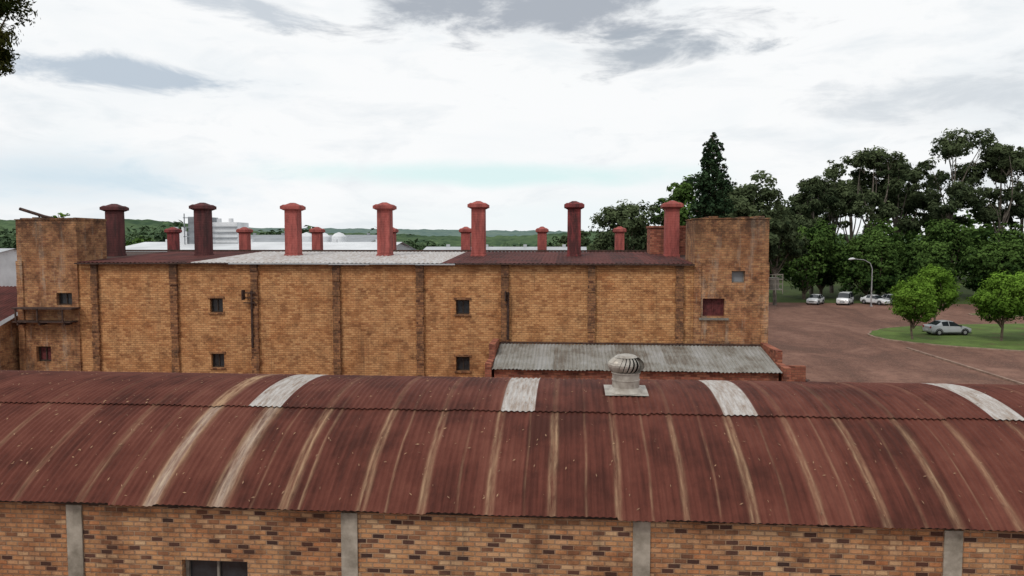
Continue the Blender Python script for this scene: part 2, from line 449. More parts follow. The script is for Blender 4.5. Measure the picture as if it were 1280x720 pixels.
mb.box(RX1+.06,RX1+.85,40.3,41.3,6.95,7.0)
for z in (7.25,7.5,7.75): mb.box(RX1+.04,RX1+.85,40.3,40.34,z,z+.04); mb.box(RX1+.81,RX1+.85,40.34,41.3,z,z+.04)
for x in (RX1+.08,RX1+.45,RX1+.82): mb.box(x,x+.035,40.26,40.295,6.75,7.82)
mb.box(RX1+.2,RX1+.7,40.45,41.1,7.01,7.6)
mb.obj('wall_cage',M_frame,bb)
def bracket(x,z0,z1,arm):
    mb=MB(); mb.tube([(x,BY-.2,z0),(x,BY-.2,z1)],.07,8)
    for i in range(3):
        z=z1-.15-i*.28; mb.box(x-arm,x+arm*.5,BY-.22-.05,BY-.22+.02,z,z+.06)
    mb.box(x-arm,x-arm+.06,BY-.5,BY-.15,z1-.5,z1+.05)
    mb.obj('wall_bracket_pipe',M_iron,bb)
bracket(-17.75,3.6,6.8,.45); bracket(-3.35,4.2,6.8,.16)
corr('annex_roof',M_roof_grey,-3.8,10.12,[(BY-.16,3.98),(38.5,3.78),(37,3.53),(35.6,3.3)],.19,.024,8,None,bb,edgejit=.02)
mb=MB()
mb.box(-3.7,10.0,35.85,36.1,-.2,3.24)
mb.box(-4.15,-3.83,35.7,39.84,-.2,3.55); mb.box(-4.15,-3.83,37.6,39.84,3.553,4.25)
mb.box(10.16,10.48,35.5,39.95,-.2,3.55); mb.box(10.16,10.48,37.0,39.95,3.553,4.15)
mb.box(10.485,12.0,38.2,38.5,-.2,3.2)
mb.obj('annex_walls',M_brick_red,bb)
mb=MB(); mb.box(-3.8,10.1,39.78,39.84,3.99,4.08); mb.obj('annex_flashing',M_iron,bb)

mb=MB(); mb.tube([(-31.9,40.6,11.45),(-30.6,40.9,11.0),(-30.1,41.0,10.88)],.09,8); mb.tube([(-30.9,41,10.8),(-31.0,40.85,11.15)],.04,6)
mb.obj('leaning_pipe',M_iron)

def chimney_mat(name,c,c2,stain):
    m,t,b=newmat(name); co=objco(t); x,y,z=t.sep(co)
    band=t.math('SINE',t.math('MULTIPLY',z,42))
    oi=t.new('ShaderNodeObjectInfo')
    vec=t.new('ShaderNodeVectorMath',operation='ADD'); t.put(vec.inputs[0],co); t.put(vec.inputs[1],oi.outputs['Location'])
    n=t.noise(t.mapv(vec.outputs[0],(3,3,.7)),1.5,5,.7)
    col=t.mix(t.ramp(n,[(.35,0.),(.65,1.)]),c,c2)
    col=t.mix(t.math('MULTIPLY',t.ramp(t.noise(t.mapv(vec.outputs[0],(2.2,2.2,.45)),1.1,5,.75),[(.45,0.),(.62,1.)]),stain),col,(.03,.018,.018))
    col=t.mix(t.math('MULTIPLY_ADD',band,.05,.05),col,t.mix(1.0,col,(.4,.4,.4),'MULTIPLY'))
    t.put(b.inputs['Base Color'],col); b.inputs['Roughness'].default_value=.85
    t.put(b.inputs['Normal'],t.bump(band,.2,.01))
    return m
CH_A=chimney_mat('salmon_red_paint',(.38,.105,.09),(.27,.065,.055),.45)
CH_B=chimney_mat('maroon_paint',(.12,.037,.037),(.07,.026,.026),.7)
CH_C=chimney_mat('streaked_red_paint',(.27,.055,.055),(.15,.035,.035),.8)
def chimney(x,y,z0,top,w,cw,mat):
    e=empty('red_chimney',(x,y,z0)); h=top-z0
    mb=MB()
    mb.frustum(0,0,-.3,.1,w*.58,w*.54); mb.frustum(0,0,.1,h-.50,w*.5,w*.49)
    mb.obj('shaft',mat,e,bevel=.02)
    mb=MB()
    mb.frustum(0,0,h-.50,h-.42,w*.52,cw*.47); mb.frustum(0,0,h-.417,h-.22,cw*.5,cw*.5)
    mb.frustum(0,0,h-.217,h-.13,cw*.48,cw*.38); mb.frustum(0,0,h-.128,h,cw*.30,cw*.10)
    mb.obj('cap',mat,e,bevel=.015)
mats=[CH_B,CH_B,CH_A,CH_A,CH_A,CH_C,CH_A]
for k in range(7): chimney(-29.6+5.97*k,46,8.67,12.04+random.uniform(-.04,.04),.84,1.24,mats[k])
for k in range(7): chimney(-31.8+5.93*k,57,8.5,10.72,.70,.98,CH_A if k!=0 else CH_C)

# ---------------------------------------------------------------- background buildings
def gable_shed(name,x0,x1,y0,y1,h,rise,wm,rm):
    e=empty(name); mb=MB(); ym=(y0+y1)/2
    mb.box(x0,x1,y0,y1,-.2,h); mb.poly([(x0,y0,h),(x0,y1,h),(x0,ym,h+rise)]); mb.poly([(x1,y0,h),(x1,y1,h),(x1,ym,h+rise)])
    mb.obj('walls',wm,e)
    mb=MB(); mb.poly([(x0-.4,y0-.5,h-.06),(x1+.4,y0-.5,h-.06),(x1+.4,ym,h+rise+.05),(x0-.4,ym,h+rise+.05)])
    mb.poly([(x0-.4,y1+.5,h-.06),(x1+.4,y1+.5,h-.06),(x1+.4,ym,h+rise+.05),(x0-.4,ym,h+rise+.05)][::-1])
    mb.obj('roof',rm,e)
    mb=MB()
    k=int((x1-x0)/5)
    for i in range(k):
        xx=x0+(i+.5)*(x1-x0)/k
        mb.box(xx-.25,xx+.25,ym-.25,ym+.25,h+rise-.05,h+rise+.4)
    mb.obj('ridge_vents',rm,e); return e
gable_shed('metal_warehouse',-56,-22,84,104,8.3,1.2,M_lgrey,M_wroof)
gable_shed('metal_warehouse',-21,2,100,118,7.4,1.4,M_lgrey2,M_lgrey)
gable_shed('metal_warehouse',-86,-60,66,84,7.2,1.6,M_white,M_lgrey)
gable_shed('metal_warehouse',-70,-36,130,150,9.6,1.3,M_white,M_lgrey2)
pe=empty('industrial_process_tower')
mb=MB()
Yp=92
mb.box(-49.3,-47.2,Yp,Yp+4,8,12.8,1); mb.box(-48.8,-47.6,Yp+.5,Yp+2,12.8,14.4)
mb.box(-46.4,-43.0,Yp+.5,Yp+4,8,12.1,0); mb.box(-52.0,-49.5,Yp,Yp+4,8,10.9)
for i in range(5): mb.box(-46.45,-42.9,Yp+.3,Yp+.45,8.6+i*.7,8.75+i*.7,1)
for x in (-51.5,-50.4,-45.6,-44.0): mb.tube([(x,Yp+1,10.5),(x,Yp+1,12.6 if x>-47 else 11.5)],.3,10,0)
mb.tube([(-46.8,Yp-.2,9),(-46.8,Yp-.2,13.2),(-46.2,Yp-.2,13.6)],.12,8,1)
mb.obj('cladding_and_ducts',[M_white,M_lgrey2],pe)
mb=MB()
for z in (10.2,11.4,12.6): mb.box(-49.7,-46.6,Yp-.5,Yp-.42,z,z+.1)
for x in (-49.6,-48.2,-46.7): mb.box(x,x+.1,Yp-.5,Yp-.4,8,13.2)
mb.obj('platform_rails',M_lgrey2,pe)
se=empty('storage_silo_row')
mb=MB()
for i,x in enumerate((-36.5,-34.2,-31.9)): mb.revolve(x,100,[(1.0,6),(1.0,10.3),(.6,10.7),(0.05,10.9)],16)
mb.obj('silos',M_white,se,smooth=True)
ls=empty('rusty_lean_to_shed')
mb=MB(); so_=[(-35.2,-33.9,1.4,2.6),(-33.4,-32.4,3.2,4.0)]
wall(mb,-44,-32.1,-.2,4.6,38.5,so_,.25); mb.poly([(-32.1,38.5,-.2),(-32.1,44,-.2),(-32.1,44,6.5),(-32.1,38.5,4.6)]); mb.obj('shed_walls',M_brick_tower,ls)
for o in so_: window(ls,*o,38.72,2,1,.1,frame=M_maroon)
corr('shed_roof',M_roof_back,-44,-31.95,[(37.2,4.55),(40,5.4),(44.2,6.7)],.25,.03,5,None,ls)
mb=MB(); mb.box(-44,-31.95,36.6,38.3,2.9,3.0); mb.box(-36,-31.9,36.0,36.1,1.2,2.4,1)
for x in (-36,-34,-32.1): mb.box(x,x+.14,36.7,36.84,0,2.9)
mb.obj('shed_canopy',[M_iron,M_blue],ls)

# ---------------------------------------------------------------- ground, road, grass
def ground_mat():
    m,t,b=newmat('ground_earth'); co=objco(t); x,y,z=t.sep(co)
    n=t.noise(co,.05,5,.6); n2=t.noise(co,.8,5,.65)
    dirt=t.ramp(n2,[(.3,(.13,.055,.035)),(.7,(.21,.095,.063))])
    grass=t.ramp(n2,[(.3,(.03,.06,.015)),(.7,(.08,.12,.03))])
    f=t.math('ADD',t.math('MULTIPLY',t.math('SUBTRACT',y,122),.1),t.math('MULTIPLY_ADD',n,4,-2),clamp=True)
    t.put(b.inputs['Base Color'],t.mix(f,dirt,grass)); b.inputs['Roughness'].default_value=.95
    return m
mb=MB(); mb.poly([(-3000,-200,0),(3000,-200,0),(3000,4500,0),(-3000,4500,0)]); mb.obj('ground',ground_mat())
def road_mat():
    m,t,b=newmat('red_dirt_road'); co=objco(t)
    n=t.noise(t.mapv(co,(.12,.05,.1)),1.0,6,.65,1.6); n2=t.noise(co,.9,5,.78); n3=t.noise(co,6,3,.8)
    c=t.ramp(n,[(.34,(.085,.042,.029)),(.46,(.14,.067,.046)),(.6,(.215,.112,.08))])
    c=t.mix(t.math('MULTIPLY',t.ramp(n2,[(.42,0.),(.62,1.)]),.65),c,(.075,.034,.024))
    c=t.mix(t.math('MULTIPLY',t.ramp(n3,[(.5,0.),(.66,1.)]),.45),c,(.30,.18,.135))
    t.put(b.inputs['Base Color'],c); b.inputs['Roughness'].default_value=.9
    t.put(b.inputs['Normal'],t.bump(n3,.4,.05)); return m
M_road=road_mat()
mb=MB(); mb.poly([(11.5,20,.006),(30,20,.006),(30,50,.006),(90,40,.006),(95,116,.006),(60,119,.006),(20,121,.006),(11.5,118,.006)]); mb.obj('road',M_road)
def grass_mat(name,k=1.0):
    m,t,b=newmat(name); co=objco(t)
    n=t.noise(co,.35,6,.7); n3=t.noise(co,7,3,.8)
    c=t.ramp(n,[(.34,(.15*k,.11*k,.05*k)),(.44,(.10*k,.15*k,.035*k)),(.7,(.17*k,.25*k,.055*k))])
    c=t.mix(t.math('MULTIPLY',n3,.8),c,t.mix(1.0,c,(.3,.35,.3),'MULTIPLY'))
    t.put(b.inputs['Base Color'],c); b.inputs['Roughness'].default_value=.95
    t.put(b.inputs['Normal'],t.bump(n3,.6,.08)); return m
M_grass=grass_mat('mown_grass'); M_grass_d=grass_mat('rough_grass',.55)
def island(name,pts):
    e=empty(name); P=list(pts)
    for _ in range(3):
        Q=[]
        for i in range(len(P)):
            a=P[i]; b=P[(i+1)%len(P)]
            Q.append((a[0]*.75+b[0]*.25,a[1]*.75+b[1]*.25)); Q.append((a[0]*.25+b[0]*.75,a[1]*.25+b[1]*.75))
        P=Q
    P=[(a+.12*math.sin(i*1.9),b+.12*math.cos(i*2.7)) for i,(a,b) in enumerate(P)]
    cx=sum(p[0] for p in P)/len(P); cy=sum(p[1] for p in P)/len(P)
    mb=MB(); mb.poly([(x,y,.10) for x,y in P]); mb.obj('grass',M_grass,e)
    mb=MB(); n=len(P)
    def outp(p,d):
        v=Vector((p[0]-cx,p[1]-cy)); L=v.length; v=v*((L+d)/L); return (cx+v.x,cy+v.y)
    O=[outp(p,.2) for p in P]
    for i in range(n):
        j=(i+1)%n
        mb.poly([(*P[i],.13),(*P[j],.13),(*O[j],.12),(*O[i],.12)]); mb.poly([(*O[i],0),(*O[j],0),(*O[j],.12),(*O[i],.12)])
        mb.poly([(*P[i],.09),(*P[j],.09),(*P[j],.13),(*P[i],.13)])
    mb.obj('kerb',M_kerb,e)
M_kerb=simple('kerb_stone',(.30,.21,.16),.9,0,.3,1.5,(.15,.09,.07))
island('grass_island',[(30.0,77.5),(31,72.5),(37,67.3),(55,61),(78,60),(82,86),(60,90),(46,88.5),(35,84.5)])
island('grass_verge',[(50,100),(58,97),(96,96),(96,106),(60,105)])
mb=MB(); mb.poly([(12,120.5,.02),(30,119,.02),(60,118,.02),(130,116,.02),(180,320,.02),(12,320,.02)]); mb.obj('grass_field',M_grass_d)
mb=MB(); mb.box(30.0,30.22,24,68,0,.13); mb.obj('kerb',M_kerb)
mb=MB()
for x in (14.9,16.0): mb.box(x,x+.12,40,66,.0,.14)
for i in range(34): mb.box(14.5,16.5,40.2+i*.76,40.45+i*.76,.0,.05)
mb.obj('railway_track',M_iron)
# ---------------------------------------------------------------- foliage
def leaf_mat(name,dark,light,trans=.25):
    m,t,b=newmat(name)
    at=t.new('ShaderNodeAttribute'); at.attribute_name='shade'
    sc=t.new('ShaderNodeSeparateColor'); t.put(sc.inputs[0],at.outputs['Color'])
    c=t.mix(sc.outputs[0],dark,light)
    df=t.new('ShaderNodeBsdfDiffuse'); t.put(df.inputs[0],c)
    out=t.n['Material Output']; t.n.remove(b)
    if trans:
        tr=t.new('ShaderNodeBsdfTranslucent'); t.put(tr.inputs[0],c)
        mx=t.new('ShaderNodeMixShader'); mx.inputs[0].default_value=trans
        t.l.new(df.outputs[0],mx.inputs[1]); t.l.new(tr.outputs[0],mx.inputs[2]); t.l.new(mx.outputs[0],out.inputs[0])
    else: t.l.new(df.outputs[0],out.inputs[0])
    return m
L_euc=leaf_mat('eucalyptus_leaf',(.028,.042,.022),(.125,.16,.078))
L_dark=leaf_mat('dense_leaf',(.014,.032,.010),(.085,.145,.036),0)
L_bright=leaf_mat('bright_leaf',(.04,.085,.012),(.19,.33,.048))
L_pine=leaf_mat('pine_leaf',(.012,.026,.014),(.05,.085,.04),0)
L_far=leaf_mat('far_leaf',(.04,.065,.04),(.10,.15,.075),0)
M_bark=simple('bark',(.16,.12,.09),.9,0,.4,3)
M_bark_l=simple('pale_bark',(.17,.145,.12),.85,0,.4,2)

def leaves(name,mat,blobs,n,size,parent=None,seed=0,clump=.32,ncl=26,aspect=.55,hollow=.45,tintblob=.0):
    g=np.random.default_rng(seed)
    B=np.array(blobs,float); vol=(B[:,3]*B[:,4]*B[:,5])**(2/3); pr=vol/vol.sum()
    nb=len(B); tot=ncl*nb
    ci=g.choice(nb,tot,p=pr)
    d=g.normal(size=(tot,3)); d/=np.linalg.norm(d,axis=1)[:,None]
    rr=(hollow+(1-hollow)*g.random(tot)**.6)
    cc=B[ci,:3]+d*B[ci,3:6]*rr[:,None]
    cs=clump*(B[ci,3:6].mean(1))*g.uniform(.5,1.4,tot)
    ctint=g.normal(0,.14,tot)+.22*d[:,2]+g.normal(0,tintblob,nb)[ci]  # random clump tint plus painted light on upper clumps
    k=g.integers(0,tot,n)
    off=g.normal(size=(n,3)); off/=np.linalg.norm(off,axis=1)[:,None]; off*=(g.random(n)**.55)[:,None]*1.1
    P=cc[k]+off*cs[k][:,None]*np.array([1,1,.75])
    out=off*.8+d[k]*.6+np.array([0,0,.4])+g.normal(0,.5,(n,3)); out/=np.linalg.norm(out,axis=1)[:,None]
    a=np.cross(out,g.normal(size=(n,3))); a/=np.linalg.norm(a,axis=1)[:,None]; b=np.cross(out,a)
    s=size*g.uniform(.6,1.35,n)[:,None]
    V=np.stack([P-a*s,P-b*s*aspect+out*s*.2,P+a*s,P+b*s*aspect+out*s*.2],1).reshape(-1,3)
    F=np.arange(n*4).reshape(-1,4)
    me=bpy.data.meshes.new(name); me.from_pydata(V.tolist(),[],F.tolist()); me.materials.append(mat)
    zlo,zhi=P[:,2].min(),P[:,2].max()
    sh=np.clip(.40+ctint[k]+.2*off[:,2]+.25*((P[:,2]-zlo)/(zhi-zlo+1e-6)-.5)+g.normal(0,.1,n),0,1)  # random tone; higher, upward leaves lighter: top light painted into leaf colour
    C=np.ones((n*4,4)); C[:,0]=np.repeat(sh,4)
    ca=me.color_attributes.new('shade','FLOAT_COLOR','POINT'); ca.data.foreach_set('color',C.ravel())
    o=bpy.data.objects.new(name,me); scene.collection.objects.link(o)
    if parent: o.parent=parent
    return o

def limb(mb,a,b,r0,r1,g,bend=.12,n=5):
    a=Vector(a); b=Vector(b); L=(b-a).length; pts=[];rs=[]
    o1=Vector(g.normal(0,1,3))*L*bend
    for i in range(n+1):
        t=i/n; p=a.lerp(b,t)+o1*math.sin(PI*t)*.6; pts.append(p); rs.append(r0+(r1-r0)*t)
    mb.tube(pts,rs,7)

def broadleaf(name,x,y,h,w,lm,nl,size,seed,trunk=.3,tr=.28,blobn=9,bark=None,flat=.8,top=1.0,core=.36,**kw):
    g=np.random.default_rng(seed); e=empty(name,(x,y,0))
    z0=h*trunk; cz=(z0+h)/2; rz=(h-z0)/2; blobs=[(0,0,cz,w*core,w*core,rz*.8)]
    for i in range(blobn):
        a=2*PI*i/blobn+g.uniform(-.3,.3); el=g.uniform(-.85,.9)
        rr=w*.5*.62*math.sqrt(max(.1,1-el*el*.75)); br=w*g.uniform(.16,.24)
        blobs.append((rr*math.cos(a),rr*math.sin(a),cz+el*rz*.68,br,br,br*flat))
    blobs.append((g.uniform(-.1,.1)*w,0,h-rz*.35*top,w*.22,w*.22,rz*.34))
    mb=MB(); top_=(g.normal(0,.15),g.normal(0,.15),cz)
    limb(mb,(0,0,-.2),top_,tr,tr*.5,g,.03,6)
    for bl in blobs[1:]:
        limb(mb,(0,0,z0*g.uniform(.75,1.15)),bl[:3],tr*.45,.04,g,.1,4)
    mb.obj('trunk',bark or M_bark,e,smooth=True)
    leaves('crown',lm,blobs,nl,size,e,seed+1,**kw); return e

def eucalyptus(x,y,h,w,seed,nl=9500,size=.33,lean=0):
    g=np.random.default_rng(seed); e=empty('eucalyptus_tree',(x,y,0)); mb=MB()
    fork=h*g.uniform(.36,.46); tx=lean*.4
    limb(mb,(0,0,-.2),(tx,0,fork),.38,.26,g,.02,6)
    blobs=[]
    nlimb=8
    for i in range(nlimb):
        a=2*PI*i/nlimb+g.uniform(-.4,.4); rad=w*.5*g.uniform(.2,.8)
        zt=h*g.uniform(.52,.93); tip=Vector((tx+rad*math.cos(a)+lean,rad*math.sin(a),zt))
        limb(mb,(tx,0,fork*g.uniform(.8,1.0)),tip,.16,.05,g,.09,6)
        for j in range(3):
            q=tip+Vector((g.normal(0,w*.09),g.normal(0,w*.09),g.uniform(-h*.07,h*.04)))
            s=w*g.uniform(.09,.17); blobs.append((q.x,q.y,q.z,s*1.15,s*1.15,s*g.uniform(.6,1.0)))
            limb(mb,tip*.75+Vector((tx,0,fork))*.25,q,.06,.02,g,.1,3)
    blobs.append((tx+lean,0,h*.91,w*.2,w*.2,h*.07)); limb(mb,(tx,0,fork),(tx+lean,0,h*.93),.22,.05,g,.04,6)
    mb.obj('trunk_and_limbs',M_bark_l,e,smooth=True)
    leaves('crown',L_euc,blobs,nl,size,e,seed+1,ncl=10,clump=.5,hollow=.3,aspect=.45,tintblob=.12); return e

for i,(x,y,h,w,ln) in enumerate([(44.0,138,21.5,9,-.5),(49.0,142,25,10,0),(54.5,140,27.4,11,.5),(61.2,144,26,11,0),(68,140,29.6,14,1),(76.2,138,27.5,11,0),(83,143,27,12,0),(91,140,26,12,0),(102,145,28,13,0),(64.6,152,26,10,0),(57,155,23,9,0),(39,150,16,9,0),(71,151,23,10,0),(48,153,19,9,0)]):
    eucalyptus(x,y,h,w,100+i*7,lean=ln)
for i,(x,y,h,w) in enumerate([(39.0,126,12.0,9.6),(48.8,125,11.2,11.5),(58.4,127,9.8,8.6),(69.3,125,9.4,10.2),(79.5,128,11,11),(31.5,133,10,8.5),(92,128,10,11),(53.5,132,13.5,9),(64,132,14.0,9.5),(44,133,13.5,8),(75,133,13,9)]):
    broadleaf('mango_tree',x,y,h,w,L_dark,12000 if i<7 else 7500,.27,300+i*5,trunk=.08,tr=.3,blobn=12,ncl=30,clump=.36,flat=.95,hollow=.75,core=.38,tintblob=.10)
broadleaf('shade_tree',25.5,108,19.3,13,L_euc,11000,.32,401,trunk=.3,tr=.35,bark=M_bark_l,ncl=14,clump=.4,tintblob=.1)
broadleaf('shade_tree',31,114,16.0,9,L_euc,8000,.32,405,trunk=.3,tr=.3,bark=M_bark_l,ncl=13,clump=.4,tintblob=.1)
broadleaf('shade_tree',17.2,118,20,9,L_dark,7500,.34,409,trunk=.3,tr=.35,ncl=14,clump=.4,tintblob=.1)
broadleaf('shade_tree',8.6,112,15.4,13,L_euc,9500,.30,413,trunk=.3,tr=.35,ncl=11,clump=.4,tintblob=.1)
broadleaf('shade_tree',1.5,122,11.5,9,L_euc,4000,.4,417,trunk=.25,tr=.3,ncl=12)
def conifer(x,y,h,w,seed):
    g=np.random.default_rng(seed); e=empty('norfolk_pine_tree',(x,y,0)); mb=MB()
    mb.tube([(0,0,-.2),(0,0,h*.5),(0,0,h-.3)],[.4,.25,.04],8)
    blobs=[]
    z=h*.15
    while z<h-.6:
        t=(z/h); rad=w*.5*min(1,(1-t)*2.8+.16)*g.uniform(.82,1.1)
        for k in range(7):
            a=2*PI*k/7+g.uniform(-.3,.3); r=rad*g.uniform(.75,1.1)
            tip=(r*math.cos(a),r*math.sin(a),z+r*.3)
            mb.tube([(0,0,z-.1),tip],[.06,.02],5)
            for q in (.4,.75,1.0): blobs.append((tip[0]*q,tip[1]*q,z+r*.3*q,rad*.26,rad*.26,.34))
        z+=.62
    blobs.append((0,0,h-.4,.3,.3,.6))
    mb.obj('trunk',M_bark,e,smooth=True)
    leaves('crown',L_pine,blobs,20000,.22,e,seed+1,ncl=3,clump=.75,hollow=.2)
conifer(17.8,95,23.4,4.7,55)
broadleaf('round_street_tree',33.3,74,6.1,4.2,L_bright,13000,.12,501,trunk=.24,tr=.11,blobn=12,ncl=22,clump=.45,bark=M_bark,hollow=.65,core=.38,tintblob=.1)
broadleaf('round_street_tree',39.0,82,7.1,4.6,L_bright,12000,.13,511,trunk=.26,tr=.12,blobn=12,ncl=22,clump=.45,bark=M_bark,hollow=.65,core=.38,tintblob=.1)
broadleaf('round_street_tree',41.2,73.5,6.6,5.0,L_bright,14000,.13,521,trunk=.26,tr=.13,blobn=12,ncl=22,clump=.45,bark=M_bark,hollow=.65,core=.38,tintblob=.1)
broadleaf('round_street_tree',45.2,75.5,6.6,5.2,L_bright,14000,.13,531,trunk=.26,tr=.13,blobn=12,ncl=22,clump=.45,bark=M_bark,hollow=.65,core=.38,tintblob=.1)
g=np.random.default_rng(9); e=empty('overhanging_tree',(-21.2,23.2,0)); mb=MB()
limb(mb,(0,0,-.2),(.2,0,14),.4,.2,g,.01,7); bl=[]
for i,(dx,dy,dz) in enumerate([(3.7,-1,17.4),(3.9,-1.5,16.8),(3.6,-1,18.4),(4.4,-.8,18.3),(2,1,19),(-2,1,18),(0,-2,17),(-3,-1,16),(0,2,20),(3.5,-1.6,16.1),(1.0,0,16.5),(3.3,-1.2,15.6),(3.0,-1.2,17),(3.0,-1.2,16.0),(3.25,-1.3,15.1)]):
    limb(mb,(.2,0,13.2+i*.05),(dx,dy,dz),.05,.012,g,.03,5)
    near=i in (0,1,2,3,9,11,12,13,14)
    bl.append((dx,dy,dz,.60 if near else 1.4,.8,.5 if near else .9))
mb.obj('trunk_and_limbs',M_bark,e,smooth=True)
leaves('crown',leaf_mat('near_leaf',(.02,.03,.008),(.13,.13,.035)),bl,16000,.085,e,77,ncl=10,clump=.6,aspect=.32,hollow=.1)
e=empty('sprouting_plant',(-30.0,41.3,10.8)); mb=MB(); g=np.random.default_rng(4)
for i in range(5): limb(mb,(0,0,0),(g.uniform(-.5,.5),0,.35),.02,.01,g)
mb.obj('stems',M_bark,e); leaves('foliage',L_bright,[(-.3,0,.25,.3,.2,.15),(.25,0,.28,.35,.2,.17)],260,.07,e,5,ncl=8)

def forest(name,xr,yr,hf,n,size,seed,mat,w=6):
    g=np.random.default_rng(seed); bl=[]
    for i in range(n):
        x=g.uniform(*xr); y=g.uniform(*yr); h=hf(x)*g.uniform(.7,1.1)
        bl.append((x,y,h-w*.5,w*g.uniform(.5,.8),w*.6,w*g.uniform(.4,.6))); bl.append((x,y,h*.45,w*.6,w*.6,h*.4))
    leaves(name,mat,bl,n*130,size,None,seed,ncl=7,clump=.5,tintblob=.12)
forest('distant_forest',(34,150),(175,205),lambda x:15+3.5*math.sin(x*.16),85,.9,21,L_dark)
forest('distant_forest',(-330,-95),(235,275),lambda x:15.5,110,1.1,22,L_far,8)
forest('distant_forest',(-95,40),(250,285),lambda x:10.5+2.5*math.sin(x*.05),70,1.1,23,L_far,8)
forest('distant_forest',(-120,-70),(160,180),lambda x:11.5,26,.9,24,L_dark,6)
def hills(name,y0,y1,xs,hfun,mat,amp,seed,nx=420,ny=36):
    from mathutils import noise as mn
    V=[];F=[]
    for j in range(ny):
        t=j/(ny-1); y=y0+(y1-y0)*t
        for i in range(nx):
            x=xs[0]+(xs[1]-xs[0])*i/(nx-1); base=hfun(x)*math.sin(min(1,t*1.15)*PI/2)
            b=mn.noise(Vector((x*.11,y*.11,seed)))*amp+mn.noise(Vector((x*.27,y*.27,seed)))*amp*.6
            V.append((x,y,base-2+(b+amp*.6)*(1 if t>.02 else 0)))
    for j in range(ny-1):
        for i in range(nx-1):
            a=j*nx+i; F.append((a,a+1,a+nx+1,a+nx))
    me=bpy.data.meshes.new(name); me.from_pydata(V,[],F); me.materials.append(mat)
    o=bpy.data.objects.new(name,me); scene.collection.objects.link(o)
def hill_mat(name,a,bb_):  # bluish-green hill tones: distance haze painted into the colour
    m,t,b=newmat(name); co=objco(t); n=t.noise(co,.09,5,.7); n2=t.noise(co,.012,3,.5)
    f=t.math('ADD',t.math('MULTIPLY',n,.6),t.math('MULTIPLY',n2,.4))
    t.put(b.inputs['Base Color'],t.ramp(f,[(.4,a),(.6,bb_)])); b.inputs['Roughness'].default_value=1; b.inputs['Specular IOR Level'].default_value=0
    return m
def h1(x):
    return 15+13*max(0,min(1,(-x-120)/260))+2.5*math.sin(x*.011+1)+1.5*math.sin(x*.03)
hills('hills',420,640,(-620,520),h1,hill_mat('forest_hill',(.04,.068,.042),(.09,.135,.07)),2.2,3.1)
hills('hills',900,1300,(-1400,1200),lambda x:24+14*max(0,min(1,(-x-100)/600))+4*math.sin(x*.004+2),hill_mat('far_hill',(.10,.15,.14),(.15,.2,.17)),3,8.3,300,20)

# ---------------------------------------------------------------- vehicles
M_tyre=simple('tyre_rubber',(.02,.02,.02),.9); M_hub=simple('wheel_alloy',(.45,.45,.46),.35,.6)
M_cglass=simple('car_glass',(.02,.025,.03),.08,0,.1,2,spec=.6)
M_head=simple('headlamp',(.75,.77,.8),.15); M_tail=simple('tail_lamp',(.35,.02,.02),.3); M_trim=simple('black_trim',(.025,.025,.025),.6)
def paint(name,c):
    m=simple(name,c,.3,.1,.06,1.0,spec=.5); m.node_tree.nodes['Principled BSDF'].inputs['Coat Weight'].default_value=.5; return m
P_w=paint('white_car_paint',(.72,.73,.74)); P_s=paint('silver_car_paint',(.42,.44,.46)); P_g=paint('grey_car_paint',(.16,.17,.18))
SED=[(2.14,.66,.38,.58,.62,.55,0),(2.05,.78,.24,.68,.73,.66,0),(1.6,.84,.2,.80,.86,.70,0),(1.0,.85,.2,.90,.96,.72,1),(.28,.86,.2,.94,1.39,.60,2),(-.25,.86,.2,.95,1.46,.60,2),(-.33,.86,.2,.95,1.46,.60,3),(-1.0,.86,.2,.97,1.40,.59,1),(-1.62,.85,.22,.99,1.05,.68,0),(-2.0,.80,.26,.95,1.0,.66,0),(-2.12,.72,.38,.84,.88,.58,0)]
HAT=[(1.9,.66,.38,.60,.64,.55,0),(1.82,.78,.24,.70,.76,.66,0),(1.45,.83,.2,.84,.9,.70,0),(.98,.84,.2,.93,.99,.72,1),(.35,.84,.2,.96,1.46,.60,2),(-.25,.84,.2,.97,1.52,.60,2),(-.33,.84,.2,.97,1.52,.60,3),(-1.2,.84,.2,1.0,1.46,.58,1),(-1.72,.82,.24,1.02,1.08,.68,0),(-1.85,.76,.36,.86,.9,.6,0)]
VAN=[(2.2,.72,.4,.72,.78,.6,0),(2.12,.84,.26,.86,.92,.7,0),(1.7,.88,.22,1.02,1.08,.76,1),(1.0,.9,.22,1.08,1.78,.70,2),(.3,.9,.22,1.08,1.88,.70,2),(.22,.9,.22,1.08,1.88,.70,3),(-1.2,.9,.22,1.08,1.88,.70,3),(-2.0,.9,.24,1.08,1.84,.69,1),(-2.2,.88,.3,1.06,1.12,.78,0)]
